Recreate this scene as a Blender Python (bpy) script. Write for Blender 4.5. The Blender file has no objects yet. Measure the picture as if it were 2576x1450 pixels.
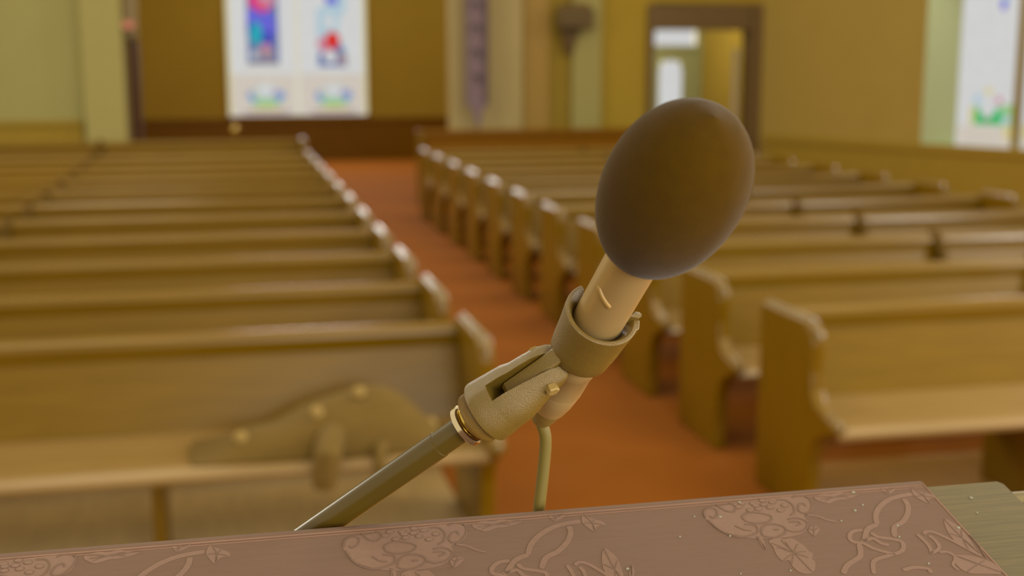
import bpy, bmesh, math, random
from mathutils import Vector, Matrix

# ------------------------------------------------------------------ camera, world, lights, exposure
scene = bpy.context.scene
COL = scene.collection
V = Vector

cam_data = bpy.data.cameras.new('camera')
cam = bpy.data.objects.new('camera', cam_data)
COL.objects.link(cam)
YAW, PITCH = math.radians(12.7057), math.radians(10.1693)      # turned right of the aisle, tilted down
fwd = V((math.sin(YAW) * math.cos(PITCH), math.cos(YAW) * math.cos(PITCH), -math.sin(PITCH)))
rgt = V((math.cos(YAW), -math.sin(YAW), 0))
upv = rgt.cross(fwd)
cam.matrix_world = Matrix(((rgt.x, upv.x, -fwd.x, 0), (rgt.y, upv.y, -fwd.y, 0), (rgt.z, upv.z, -fwd.z, 2.03), (0, 0, 0, 1)))
cam_data.sensor_width = 36
cam_data.lens = 36 * 3200 / 2576
cam_data.clip_start = 0.02
cam_data.clip_end = 200
cam_data.dof.use_dof = True
cam_data.dof.focus_distance = 0.497
cam_data.dof.aperture_fstop = 8.6
scene.camera = cam

scene.view_settings.view_transform = 'Standard'
scene.view_settings.look = 'None'
scene.view_settings.exposure = 0.0
scene.view_settings.gamma = 1.0
scene.view_settings.use_curve_mapping = False
scene.cycles.use_denoising = True
scene.cycles.sample_clamp_indirect = 6.0

world = bpy.data.worlds.new('world')
scene.world = world
world.use_nodes = True
bg = world.node_tree.nodes['Background']
bg.inputs['Color'].default_value = (1.0, 0.88, 0.60, 1)
bg.inputs['Strength'].default_value = 0.95


def area_light(name, loc, target, size, power, color, size_y=None, spread=180):
    d = bpy.data.lights.new(name, 'AREA')
    d.energy = power
    d.color = color
    d.size = size
    if size_y:
        d.shape = 'RECTANGLE'
        d.size_y = size_y
    d.spread = math.radians(spread)
    o = bpy.data.objects.new(name, d)
    COL.objects.link(o)
    o.location = loc
    o.rotation_euler = (V(target) - V(loc)).to_track_quat('-Z', 'Y').to_euler()
    return o


# daylight through the upper lights of the windows, above the frame; the last is an added fill
area_light('daylight_rear_window', (1.5, 26.2, 4.1), (1.5, 12, 0.3), 2.6, 240, (1.0, 0.96, 0.90), 1.7)
area_light('daylight_right_window', (10.0, 14.9, 4.3), (1.0, 6.0, 0.6), 1.0, 260, (0.97, 1.0, 0.92), 2.4)
area_light('daylight_side_window', (8.6, 3.0, 3.6), (0.2, 1.0, 1.6), 1.8, 420, (1.0, 0.97, 0.9), 2.4)
area_light('daylight_left_window', (-6.5, 11.0, 4.2), (-1.0, 9.5, 0.6), 1.6, 260, (1.0, 0.93, 0.78), 2.4)
area_light('chancel_fill', (1.6, -4.5, 2.6), (0.6, 5.0, 0.6), 2.6, 230, (0.90, 0.95, 1.0), 2.0)  # added cool fill from behind the camera, lifts the near floor and pews
# ceiling lamps over the nave, then an added fill and the vestibule lamp
for i, (x, y, p) in enumerate(((-1.2, 4.5, 60), (4.6, 4.5, 70), (-1.2, 13, 60), (4.6, 13, 60))):
    area_light('ceiling_lamp', (x, y, 5.6), (x, y, 0), 1.8, p, (1.0, 0.88, 0.62))
area_light('mic_fill', (1.15, -0.35, 1.72), (0.15, 0.45, 1.93), 0.5, 11, (1.0, 0.90, 0.76))  # added warm fill at microphone height, brightens clip, tube and foam
area_light('vestibule_lamp', (7.2, 21.0, 3.4), (7.6, 22.0, 0), 1.0, 52, (1.0, 0.97, 0.85))

# ------------------------------------------------------------------ materials
MATS = {}


def srgb(r, g, b):
    f = lambda c: (c / 255 / 12.92) if c <= 10.3 else (((c / 255) + 0.055) / 1.055) ** 2.4
    return (f(r), f(g), f(b), 1)


def mat(name, rgb, rough=0.6, metal=0.0, vary=0.08, scale=12.0, stretch=(1, 1, 1), bump=0.0, bump_scale=80.0,
        coat=0.0, sheen=0.0, emit=None, spec=0.5, gain=1.0):
    if name in MATS:
        return MATS[name]
    m = bpy.data.materials.new(name)
    m.use_nodes = True
    nt = m.node_tree
    p = nt.nodes['Principled BSDF']
    base = srgb(*rgb)
    base = tuple(min(1, c * gain) for c in base[:3]) + (1,)
    p.inputs['Roughness'].default_value = rough
    p.inputs['Metallic'].default_value = metal
    p.inputs['Specular IOR Level'].default_value = spec
    p.inputs['Coat Weight'].default_value = coat
    p.inputs['Coat Roughness'].default_value = 0.12
    p.inputs['Sheen Weight'].default_value = sheen
    p.inputs['Sheen Roughness'].default_value = 0.4
    tc = nt.nodes.new('ShaderNodeTexCoord')
    mp = nt.nodes.new('ShaderNodeMapping')
    mp.inputs['Scale'].default_value = stretch
    nt.links.new(tc.outputs['Object'], mp.inputs['Vector'])
    nz = nt.nodes.new('ShaderNodeTexNoise')
    nz.inputs['Scale'].default_value = scale
    nz.inputs['Detail'].default_value = 4
    nt.links.new(mp.outputs['Vector'], nz.inputs['Vector'])
    rp = nt.nodes.new('ShaderNodeValToRGB')
    rp.color_ramp.elements[0].position = 0.3
    rp.color_ramp.elements[1].position = 0.7
    rp.color_ramp.elements[0].color = tuple(max(0, c * (1 - vary)) for c in base[:3]) + (1,)
    rp.color_ramp.elements[1].color = tuple(min(1, c * (1 + vary)) for c in base[:3]) + (1,)
    nt.links.new(nz.outputs['Fac'], rp.inputs['Fac'])
    nt.links.new(rp.outputs['Color'], p.inputs['Base Color'])
    if emit:
        p.inputs['Emission Strength'].default_value = emit
        nt.links.new(rp.outputs['Color'], p.inputs['Emission Color'])
        p.inputs['Base Color'].default_value = (0, 0, 0, 1)
        for l in list(p.inputs['Base Color'].links):
            nt.links.remove(l)
    if bump:
        n2 = nt.nodes.new('ShaderNodeTexNoise')
        n2.inputs['Scale'].default_value = bump_scale
        n2.inputs['Detail'].default_value = 3
        nt.links.new(mp.outputs['Vector'], n2.inputs['Vector'])
        b = nt.nodes.new('ShaderNodeBump')
        b.inputs['Strength'].default_value = bump
        b.inputs['Distance'].default_value = 0.001
        nt.links.new(n2.outputs['Fac'], b.inputs['Height'])
        nt.links.new(b.outputs['Normal'], p.inputs['Normal'])
    MATS[name] = m
    return m


OAK = mat('varnished_oak', (116, 86, 0), rough=0.38, vary=0.10, scale=3.0, stretch=(1, 14, 14), spec=0.25)
OAK_RAIL = mat('glossy_oak_rail', (114, 84, 0), rough=0.24, vary=0.08, scale=3.0, stretch=(1, 14, 14), spec=0.42)
FLOOR_FILL = mat('floor_fill_tone', (158, 112, 44), rough=0.6, vary=0.08, scale=3, stretch=(8, 1, 1))  # paler than the carpet, to brighten the shade under the right pews
OAK_SEAT = mat('lit_oak_seat', (142, 113, 66), rough=0.28, vary=0.08, scale=3.0, stretch=(1, 14, 14), spec=0.6)  # same oak, paler: light on the up-facing seats put into the colour
TILE = mat('brown_floor_boards', (166, 136, 84), rough=0.6, vary=0.08, scale=3, stretch=(8, 1, 1))
OAK_END = mat('varnished_oak_panel', (112, 82, 0), spec=0.3, rough=0.30, vary=0.10, scale=3.0, stretch=(10, 10, 1.5), coat=0.1)
OAK_DARK = mat('dark_oak', (112, 76, 0), spec=0.15, rough=0.45, vary=0.10, scale=3.0, stretch=(1, 10, 10))
SCREEN = mat('amber_oak', (122, 79, 0), spec=0.12, rough=0.45, vary=0.08, scale=3.0, stretch=(1, 10, 10))
CARPET = mat('red_carpet', (134, 76, 14), rough=0.95, vary=0.06, scale=90, spec=0.1)
OCHRE = mat('ochre_plaster', (155, 128, 45), rough=0.85, vary=0.02, scale=2, spec=0.2)
GOLD = mat('golden_plaster', (161, 134, 46), rough=0.85, vary=0.02, scale=2, spec=0.2)
TAN = mat('tan_plaster', (162, 137, 68), rough=0.85, vary=0.02, scale=2, spec=0.2)
CREAM = mat('cream_plaster', (159, 152, 98), rough=0.85, vary=0.02, scale=2, spec=0.2)
PALE = mat('pale_plaster', (165, 146, 102), rough=0.85, vary=0.02, scale=2, spec=0.2)
OLIVE = mat('olive_panel', (140, 116, 40), rough=0.75, vary=0.03, scale=3, spec=0.2)
DADO = mat('dado_panel', (151, 125, 43), rough=0.7, vary=0.05, scale=2, stretch=(6, 6, 1), spec=0.2)
REVEAL = mat('window_reveal_paint', (170, 179, 143), rough=0.8, vary=0.02, spec=0.2)
GREYTRIM = mat('grey_paint', (140, 122, 90), rough=0.8, vary=0.03, spec=0.2)
DOORBROWN = mat('brown_door_trim', (100, 75, 33), rough=0.55, vary=0.08, stretch=(6, 6, 1))
LIGHTOAK = mat('light_oak_door', (152, 119, 48), rough=0.6, vary=0.06, stretch=(8, 8, 1))
GREEN_DOOR = mat('pale_green_paint', (150, 150, 100), rough=0.6, vary=0.03)
WHITE_DOOR = mat('grey_white_paint', (168, 152, 130), rough=0.6, vary=0.03)
BANNER = mat('purple_cloth', (122, 102, 110), rough=0.9, vary=0.05, scale=30, sheen=0.2)
BANNER_DARK = mat('dark_purple_cloth', (86, 68, 78), rough=0.9, vary=0.05, scale=30)
DARKMETAL = mat('dark_painted_metal', (92, 68, 30), rough=0.5, vary=0.05)
BRASS = mat('brass', (196, 170, 84), rough=0.18, metal=1.0, vary=0.04)
CLOTH = mat('dusty_rose_brocade', (114, 88, 73), rough=0.75, vary=0.04, scale=60, stretch=(1, 12, 12), bump=0.25, bump_scale=900, spec=0.25)
CLOTH_MOTIF = mat('rose_brocade_motif', (126, 97, 82), rough=0.62, vary=0.05, scale=400, spec=0.3)
CLOTH_HEM = mat('rose_hem', (136, 98, 77), rough=0.6, vary=0.08, scale=80)
LINT = mat('white_lint', (142, 140, 120), rough=0.9)
BOARD = mat('pulpit_wood', (90, 75, 38), rough=0.5, vary=0.24, scale=42, stretch=(0.6, 18, 18), bump=0.15, bump_scale=120)
BOARD_EDGE = mat('pulpit_wood_edge', (112, 94, 50), rough=0.5, vary=0.25, scale=42, stretch=(1, 10, 10))
KNOT = mat('wood_knot', (96, 78, 34), rough=0.6)
FOAM = mat('black_foam', (68, 46, 0), rough=1.0, vary=0.06, scale=220, bump=0.25, bump_scale=1600, sheen=0.12, spec=0.1)
MICBODY = mat('champagne_metal', (164, 135, 84), rough=0.34, metal=0.35, vary=0.02, spec=0.4)
MICSLOT = mat('champagne_metal_slot', (146, 114, 58), rough=0.45, metal=0.2)
PLASTIC = mat('black_plastic', (108, 83, 21), rough=0.34, vary=0.04, scale=300, bump=0.45, bump_scale=3000, spec=0.7)
RUBBER = mat('black_rubber', (118, 92, 34), rough=0.55, vary=0.03, scale=300, bump=0.12, bump_scale=2500)
TUBE = mat('black_enamelled_tube', (76, 58, 10), rough=0.26, vary=0.04, scale=30, spec=0.5, coat=0)
KNURL = mat('black_knurled_metal', (110, 80, 22), rough=0.45, vary=0.06, scale=300)
CHROME = mat('polished_nickel', (206, 190, 160), rough=0.16, metal=1.0, vary=0.03)
CABLE = mat('grey_rubber_cable', (106, 90, 32), rough=0.5, vary=0.03, scale=100)
COAT = mat('dark_olive_wool', (102, 78, 20), rough=0.9, vary=0.08, scale=30)
BUTTON = mat('dull_brass_button', (146, 118, 58), rough=0.6, metal=0.2, vary=0.04)
DIVIDER = mat('pew_divider_oak', (82, 58, 0), rough=0.6, vary=0.08, spec=0.15)
BAG = mat('dark_leather', (86, 65, 14), rough=0.5, vary=0.06, scale=40)
REDLAMP = mat('red_lit_sign', (152, 84, 62), rough=0.5, emit=1.6, vary=0.0)


def glass(name, rgb, s=1.0):
    return mat(name, rgb, rough=0.3, emit=s, vary=0.03, scale=8, spec=0.2)


G_WHITE = glass('glass_white', (205, 205, 204))
G_WARM = glass('glass_warm_white', (203, 193, 180))
G_LILAC = glass('glass_lilac', (150, 130, 138))
G_SLATE = glass('glass_slate_blue', (92, 108, 158))
G_BLUE = glass('glass_blue', (96, 92, 205))
G_SOFT = glass('glass_soft_blue', (128, 152, 198))
G_DEEP = glass('glass_deep_blue', (48, 58, 170))
G_TEAL = glass('glass_teal', (0, 160, 175))
G_RED = glass('glass_red', (208, 42, 36))
G_PINK = glass('glass_magenta', (215, 40, 120))
G_ROSE = glass('glass_rose', (196, 130, 150))
G_ICE = glass('glass_ice_blue', (170, 194, 205))
G_GREEN = glass('glass_light_green', (150, 190, 130))
G_EMERALD = glass('glass_emerald', (50, 178, 100))
G_YELLOW = glass('glass_straw', (208, 196, 138))
G_LEAF = glass('glass_leaf_green', (96, 160, 96))

# ------------------------------------------------------------------ mesh helpers


class MB:
    """collects solids; build() links them as one mesh object"""

    def __init__(self):
        self.v, self.f, self.m, self.s = [], [], [], []

    def add(self, vs, fs, mi=0, smooth=False):
        o = len(self.v)
        self.v += [V(p) for p in vs]
        for f in fs:
            self.f.append([i + o for i in f])
            self.m.append(mi)
            self.s.append(smooth)
        return self

    def box(self, a, b, mi=0, mtx=None):
        (x0, y0, z0), (x1, y1, z1) = a, b
        vs = [V((x, y, z)) for z in (z0, z1) for y in (y0, y1) for x in (x0, x1)]
        if mtx:
            vs = [mtx @ p for p in vs]
        return self.add(vs, [(0, 2, 3, 1), (4, 5, 7, 6), (0, 1, 5, 4), (2, 6, 7, 3), (0, 4, 6, 2), (1, 3, 7, 5)], mi)

    def loft(self, rings, mi=0, smooth=True, caps=True, closed=True):
        n = len(rings[0])
        vs = [p for r in rings for p in r]
        fs = []
        for i in range(len(rings) - 1):
            for j in range(n if closed else n - 1):
                k = (j + 1) % n
                fs.append((i * n + j, i * n + k, (i + 1) * n + k, (i + 1) * n + j))
        self.add(vs, fs, mi, smooth)
        if caps:
            self.add(rings[0], [tuple(range(n))[::-1]], mi)
            self.add(rings[-1], [tuple(range(n))], mi)
        return self

    def lathe(self, o, ax, prof, n=48, mi=0, smooth=True, caps=True):
        """prof: (distance along ax, radius)"""
        ax = V(ax).normalized()
        x = ax.orthogonal().normalized()
        y = ax.cross(x)
        rings = [[V(o) + ax * s + (x * math.cos(t) + y * math.sin(t)) * r
                  for t in (2 * math.pi * i / n for i in range(n))] for s, r in prof]
        return self.loft(rings, mi, smooth, caps)

    def tube(self, pts, r, n=16, mi=0):
        pts = [V(p) for p in pts]
        rings = []
        x = None
        for i, p in enumerate(pts):
            t = (pts[min(i + 1, len(pts) - 1)] - pts[max(i - 1, 0)]).normalized()
            x = (x - t * x.dot(t)).normalized() if x else t.orthogonal().normalized()
            y = t.cross(x)
            rr = r[i] if isinstance(r, (list, tuple)) else r
            rings.append([p + (x * math.cos(a) + y * math.sin(a)) * rr for a in (2 * math.pi * k / n for k in range(n))])
        return self.loft(rings, mi)

    def prism(self, poly, a, b, fn, mi=0):
        """poly of 2D points swept from a to b, fn(u, v, w) gives the 3D point"""
        return self.loft([[fn(u, v, a) for u, v in poly], [fn(u, v, b) for u, v in poly]], mi, smooth=False)

    def build(self, name, mats, parent=None, loc=(0, 0, 0), bevel=0, seg=2, smooth_all=False, recalc=True):
        me = bpy.data.meshes.new(name)
        loc = V(loc)
        me.from_pydata([tuple(p - loc) for p in self.v], [], self.f)
        for mm in (mats if isinstance(mats, (list, tuple)) else [mats]):
            me.materials.append(mm)
        for p, mi, s in zip(me.polygons, self.m, self.s):
            p.material_index = mi
            p.use_smooth = s or smooth_all
        if recalc:
            bm = bmesh.new()
            bm.from_mesh(me)
            bmesh.ops.remove_doubles(bm, verts=bm.verts, dist=1e-6)
            bmesh.ops.recalc_face_normals(bm, faces=bm.faces)
            for e in bm.edges:
                if len(e.link_faces) == 2 and e.calc_face_angle(0) > math.radians(38):
                    e.smooth = False
            bm.to_mesh(me)
            bm.free()
        o = bpy.data.objects.new(name, me)
        COL.objects.link(o)
        if parent:
            o.parent = parent
        else:
            o.location = loc
        if bevel:
            bv = o.modifiers.new('bevel', 'BEVEL')
            bv.width = bevel
            bv.segments = seg
            bv.limit_method = 'ANGLE'
            bv.angle_limit = math.radians(40)
            bv.harden_normals = False
        return o


def thing(name, label, cat, loc=(0, 0, 0), group=None):
    o = bpy.data.objects.new(name, None)
    COL.objects.link(o)
    o.location = loc
    o.empty_display_size = 0.05
    return tag(o, label, cat, group)


def tag(o, label, cat, group=None):
    o['label'] = label
    o['category'] = cat
    if group:
        o['group'] = group
    return o


def struct(o, label=None):
    o['kind'] = 'structure'
    if label:
        o['label'] = label
    return o


def boxes(*bs, mi=0):
    m = MB()
    for a, b in bs:
        m.box(a, b, mi)
    return m


def arc(cx, cy, r, a0, a1, n):
    return [(cx + r * math.cos(math.radians(a0 + (a1 - a0) * i / n)), cy + r * math.sin(math.radians(a0 + (a1 - a0) * i / n)))
            for i in range(n + 1)]


def disc(cx, cy, rx, ry=None, n=24):
    ry = ry or rx
    return [(cx + rx * math.cos(2 * math.pi * i / n), cy + ry * math.sin(2 * math.pi * i / n)) for i in range(n)]

# ------------------------------------------------------------------ the room
struct(boxes(((-9, 1.3, -0.12), (13, 27, -.008))).build('floor', TILE))
struct(boxes(((1.0, 1.3, -.008), (13, 18.3, 0)), ((-2.1, 18.3, -.008), (13, 26.4, 0))).build('floor_carpet', CARPET))
struct(boxes(((2.62, 2.6, -.004), (13, 5.75, .002))).build('floor_fill_right', FLOOR_FILL))  # added pale patch over the carpet, lifts the shade under the front pew
struct(boxes(((-9, 1.3, -.008), (1.0, 18.3, -.001)), ((-9, 18.3, -.008), (-2.1, 26.4, -.001))).build('floor_boards', TILE))
ch = boxes(((-4, -3, 0), (5, 1.3, 0.62)), ((-4, 1.3, 0), (5, 1.6, 0.42)), ((-4, 1.6, 0), (5, 1.9, 0.21)))
struct(ch.build('floor_chancel', CARPET, bevel=0.015))

ZT = 5.6
# rear wall with the twin window
RW = 26.4
struct(boxes(((-2.3, RW, 0), (0.12, RW + .3, ZT)), ((2.92, RW, 0), (6.2, RW + .3, ZT)),
             ((0.12, RW, 0), (2.92, RW + .3, 0.9)), ((0.12, RW, 5.0), (2.92, RW + .3, ZT))).build('wall_rear', OCHRE))
w = boxes(((-2.1, RW - .05, 0), (6.2, RW, 0.80)))
w.box((-2.1, RW - .09, 0.80), (6.2, RW, 0.87))
struct(w.build('trim_1', OAK_DARK, bevel=0.01))


def plane_shapes(mb, shapes, fn, step=0.0025):
    """coloured pieces of leaded glass, each a thin tile standing a little in front of the sheet"""
    for i, (mi, poly) in enumerate(shapes):
        mb.prism(poly, -0.004, (i + 1) * step * 0.25 + 0.001, fn, mi)


def rect(x0, z0, x1, z1):
    return [(x0, z0), (x1, z0), (x1, z1), (x0, z1)]


win = bpy.data.objects.new('window_1', None)
COL.objects.link(win)
win.location = (1.52, RW, 0.9)
struct(win)
GL = [G_WHITE, G_WARM, G_LILAC, G_SLATE, G_BLUE, G_DEEP, G_TEAL, G_RED, G_PINK, G_ROSE, G_ICE, G_GREEN, G_EMERALD, G_YELLOW, G_LEAF, G_SOFT]
WHT, WRM, LIL, SLA, BLU, DEE, TEA, RED, PNK, ROS, ICE, GRN, EME, YEL, LEA, SOF = range(16)
rear_fn = lambda u, v, w_: V((u, RW + 0.06 - w_, v))


def lower_motif(cx):
    return [(ICE, disc(cx, 1.33, .27, .22)), (SOF, disc(cx - .29, 1.32, .09, .10)), (SOF, disc(cx + .29, 1.33, .09, .11)),
            (YEL, disc(cx - .20, 1.36, .06, .06)), (ROS, disc(cx + .18, 1.36, .05, .05)),
            (WHT, disc(cx, 1.43, .13, .14)), (GRN, [(cx - .17, 1.10), (cx + .17, 1.10), (cx + .22, 1.26), (cx - .22, 1.26)]),
            (TEA, disc(cx - .25, 1.20, .05, .05)), (TEA, disc(cx + .25, 1.20, .05, .05)),
            (YEL, rect(cx - .30, 1.03, cx + .32, 1.10)), (LIL, rect(cx - .45, .95, cx + .46, 1.01))]


pa = [(WHT, rect(.12, .93, 1.50, 5.0)), (WRM, rect(.20, .95, 1.46, 1.75)), (YEL, rect(.13, .95, .19, 5.0)),
      (YEL, rect(.505, 1.91, 1.18, 1.95)), (SLA, rect(.53, 1.945, 1.155, 4.6)), (DEE, rect(.53, 2.58, .62, 2.78)),
      (PNK, disc(.83, 3.22, .25)), (RED, disc(.80, 3.02, .07, .05)), (ROS, disc(.94, 3.26, .18)),
      (BLU, disc(.68, 2.88, .15, .16)), (BLU, disc(.95, 2.70, .15, .30)), (DEE, disc(.93, 2.45, .10, .15)),
      (TEA, disc(.715, 2.55, .12, .23)), (ROS, disc(.90, 2.26, .10, .10)), (LIL, disc(.95, 2.12, .12, .12)), (LIL, disc(.70, 2.13, .125, .125)),
      (ICE, disc(.67, 2.13, .07, .07))] + lower_motif(.87)
pb = [(WHT, rect(1.54, .93, 2.92, 5.0)), (WRM, rect(1.58, .95, 2.84, 1.75)), (YEL, rect(2.85, .95, 2.91, 5.0)),
      (ICE, rect(1.92, 1.90, 2.51, 4.6)), (SLA, [(1.93, 1.9), (2.51, 1.9), (2.51, 2.10), (2.40, 2.34), (2.15, 2.30), (1.93, 2.12)]),
      (BLU, rect(2.05, 3.14, 2.35, 3.3)), (WHT, disc(2.56, 2.66, .21, .36)), (WHT, disc(1.98, 3.2, .14, .14)),
      (WHT, disc(2.17, 2.80, .10, .14)), (ROS, disc(2.02, 2.36, .11, .12)), (RED, disc(2.23, 2.42, .15, .18)), (ROS, disc(2.06, 2.22, .08, .06)),
      (LIL, disc(2.42, 2.05, .10, .14)), (WHT, disc(2.18, 2.10, .13, .13))] + lower_motif(2.23)
for shp in (pa, pb):
    m = MB()
    plane_shapes(m, shp, rear_fn)
    m.build('pane', GL, win, win.location)
boxes(((.06, RW - .03, .84), (2.98, RW + .05, .92))).build('sill', OAK_DARK, win, win.location, bevel=.01)
boxes(((.08, RW - .02, .92), (.125, RW + .05, 5.0)), ((2.915, RW - .02, .92), (2.96, RW + .05, 5.0)),
      ((.08, RW - .02, 5.0), (2.96, RW + .05, 5.05))).build('frame', OCHRE, win, win.location)
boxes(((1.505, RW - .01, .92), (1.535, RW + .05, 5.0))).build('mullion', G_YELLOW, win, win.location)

# left: transept wall, pilaster, return wall, open dark door
struct(boxes(((-9, 19.5, 0), (-1.24, 19.8, ZT))).build('wall_left', CREAM))
struct(boxes(((-9, 19.44, 0), (-1.98, 19.5, 1.10)), ((-9, 19.40, 1.10), (-1.98, 19.5, 1.17))).build('trim_2', DADO, bevel=.01))
struct(boxes(((-1.93, 19.30, 0), (-1.36, 19.5, ZT))).build('trim_3', mat('cream_pilaster', (165, 155, 98), rough=.85, vary=.02, spec=.2), bevel=.02))
struct(boxes(((-1.36, 19.42, 2.36), (-1.16, 19.6, ZT)), ((-1.36, 19.42, 0), (-1.305, 19.6, 2.36))).build('trim_4', GREYTRIM, bevel=.02))
struct(boxes(((-2.3, 19.8, 0), (-2.1, 26.4, ZT))).build('wall_left_return', OCHRE))
dl = bpy.data.objects.new('door_1', None)
COL.objects.link(dl)
dl.location = (-1.18, 19.48, 0)
struct(dl)
boxes(((-1.30, 19.48, 0.01), (-1.20, 20.40, 2.34))).build('leaf', mat('dark_door', (70, 42, 8), rough=.85, spec=.1), dl, dl.location, bevel=.008)

ex = thing('exit_sign', 'small red lit sign box on the grey corner trim above the dark open door', 'sign', (-1.27, 19.41, 2.52))
boxes(((-1.36, 19.35, 2.46), (-1.18, 19.42, 2.59))).build('sign_box', GREYTRIM, ex, ex.location, bevel=.008)
boxes(((-1.345, 19.342, 2.475), (-1.195, 19.351, 2.575))).build('lit_face', REDLAMP, ex, ex.location)

# rear right wall: pilasters, oak door, panel, doorway
Y1 = 18.6
struct(boxes(((3.26, Y1, 0), (6.32, Y1 + .2, ZT)), ((6.32, Y1, 2.86), (8.19, Y1 + .2, ZT))).build('wall_right_rear', GOLD))
struct(boxes(((3.24, Y1 - .14, 0), (4.33, Y1, ZT))).build('trim_5', PALE, bevel=.03))
struct(boxes(((4.78, Y1 - .03, 0), (5.09, Y1, ZT))).build('trim_6', OLIVE))
struct(boxes(((5.09, Y1 - .12, 0), (5.54, Y1, ZT))).build('trim_7', mat('pale_green_plaster', (154, 144, 90), rough=.85, vary=.02, spec=.2), bevel=.02))
d2 = bpy.data.objects.new('door_2', None)
COL.objects.link(d2)
d2.location = (4.55, Y1, 0)
struct(d2)
boxes(((4.36, Y1 - .05, .01), (4.76, Y1, 3.4))).build('leaf', LIGHTOAK, d2, d2.location, bevel=.006)
boxes(((4.33, Y1 - .07, 0), (4.37, Y1, 3.45)), ((4.75, Y1 - .07, 0), (4.79, Y1, 3.45)), ((4.33, Y1 - .07, 3.4), (4.79, Y1, 3.45))).build('frame', OLIVE, d2, d2.location)
MB().lathe((4.70, Y1 - .05, 1.02), (0, -1, 0), [(0, .012), (.03, .012), (.035, .026), (.05, .03), (.06, .02)], 20).build('door_knob', BRASS, d2, d2.location)
d3 = boxes(((6.28, Y1 - .06, 0), (6.37, Y1 + .24, 2.86)), ((7.92, Y1 - .06, 0), (8.19, Y1 + .24, 2.86)), ((6.37, Y1 - .06, 2.48), (7.92, Y1 + .24, 2.86)))
struct(d3.build('trim_8', DOORBROWN, bevel=.012))

# vestibule beyond the doorway
struct(boxes(((5.6, 23.0, 0), (7.86, 23.2, 3.6)), ((7.86, 23.0, 2.84), (8.9, 23.2, 3.6))).build('wall_vestibule_rear', GOLD))
struct(boxes(((8.86, 18.8, 0), (9.0, 23.2, 3.6))).build('wall_vestibule_right', GOLD))
struct(boxes(((5.5, 18.8, 0), (5.6, 23.2, 3.6))).build('wall_vestibule_left', GOLD))
d4 = bpy.data.objects.new('door_3', None)
COL.objects.link(d4)
d4.location = (8.3, 23.05, 0)
struct(d4)
yf = 23.05
# leaf with an arched light cut out of it
m = boxes(((7.90, yf, 0.01), (8.05, yf + .05, 2.22)), ((8.46, yf, 0.01), (8.82, yf + .05, 2.22)), ((8.05, yf, .01), (8.46, yf + .05, 1.05)),
          ((8.05, yf, 2.0), (8.46, yf + .05, 2.22)))
m.build('leaf', GREEN_DOOR, d4, d4.location)
poly = [(8.03, 1.03), (8.48, 1.03)] + [(8.255 + .225 * math.cos(math.radians(t)), 1.80 + .225 * math.sin(math.radians(t))) for t in range(0, 181, 15)]
MB().prism(poly, -0.012, .02, lambda u, v, w_: V((u, yf + w_, v))).build('pane', G_WHITE, d4, d4.location)
boxes(((7.82, yf - .04, 0), (7.90, yf + .06, 2.84)), ((8.78, yf - .04, 0), (8.86, yf + .06, 2.84)), ((7.90, yf - .04, 2.22), (8.78, yf + .06, 2.30)),
      ((7.90, yf - .04, 2.76), (8.78, yf + .06, 2.84))).build('frame', GREEN_DOOR, d4, d4.location)
m = MB()
plane_shapes(m, [(WHT, rect(7.90, 2.30, 8.70, 2.76)), (LEA, [(7.9, 2.56), (8.0, 2.58), (8.14, 2.72), (8.14, 2.76), (7.9, 2.76)]), (LEA, disc(8.42, 2.70, .06, .05)),
                 (SLA, disc(8.50, 2.73, .05, .03)), (GRN, disc(8.1, 2.62, .07, .05)), (YEL, disc(8.63, 2.7, .04, .05))], lambda u, v, w_: V((u, yf + .02 - w_, v)))
m.build('transom_pane', GL, d4, d4.location)
ld = V((.384, .923, 0))
ln = V((.923, -.384, 0))
lp = V((7.84, 18.9, 0))
lf = MB().loft([[lp + ld * a_ + ln * b_ + V((0, 0, z_)) for a_, b_ in ((0, -.04), (.80, -.04), (.80, .04), (0, .04))] for z_ in (.01, 2.2)], smooth=False)
d5 = struct(lf.build('door_4', WHITE_DOOR, bevel=.006))
struct(boxes(((5.5, 18.8, -.02), (9.0, 23.2, 0.004))).build('floor_vestibule', GOLD))

# angled wall on the right with its deep stained window
A0, DV, NV = V((8.19, 18.406, 0)), V((.43295, -.90142, 0)), V((.90142, .43295, 0))
MW = Matrix.Translation(A0) @ Matrix(((DV.x, NV.x, 0, 0), (DV.y, NV.y, 0, 0), (0, 0, 1, 0), (0, 0, 0, 1)))
wall = lambda *bs: [(a, b) for a, b in bs]


def wbox(*bs):
    m_ = MB()
    for a, b in bs:
        m_.box(a, b, 0, MW)
    return m_


struct(wbox(((-.3, 0, 0), (2.74, .5, ZT)), ((2.74, 0, 0), (5.05, .5, .86)), ((5.05, 0, 0), (9, .5, ZT)), ((2.74, 0, 5.0), (5.05, .5, ZT))).build('wall_right', TAN))
struct(wbox(((0, -.04, 0), (9, 0, .80)), ((0, -.08, .80), (9, 0, .90))).build('trim_9', DADO, bevel=.01))
w2 = bpy.data.objects.new('window_2', None)
COL.objects.link(w2)
w2.location = MW @ V((3.9, .2, .9))
struct(w2)
m = MB()   # splayed jambs and sloping sill
for s0, s1 in ((2.74, 3.07), (5.05, 4.92)):
    m.add([MW @ V(p) for p in ((s0, -.02, .86), (s1, .3, .88), (s1, .3, 5.0), (s0, -.02, 5.0), (s0, .32, .86), (s0, .32, 5.0))],
          [(0, 1, 2, 3), (1, 4, 5, 2), (0, 3, 5, 4), (0, 4, 1), (3, 2, 5)])
m.build('jamb', REVEAL, w2, w2.location)
wbox(((2.74, -.06, .83), (5.05, .3, .885))).build('sill', REVEAL, w2, w2.location, bevel=.01)
wbox(((3.935, .22, .88), (4.025, .32, 5.0))).build('mullion', OLIVE, w2, w2.location)
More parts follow.
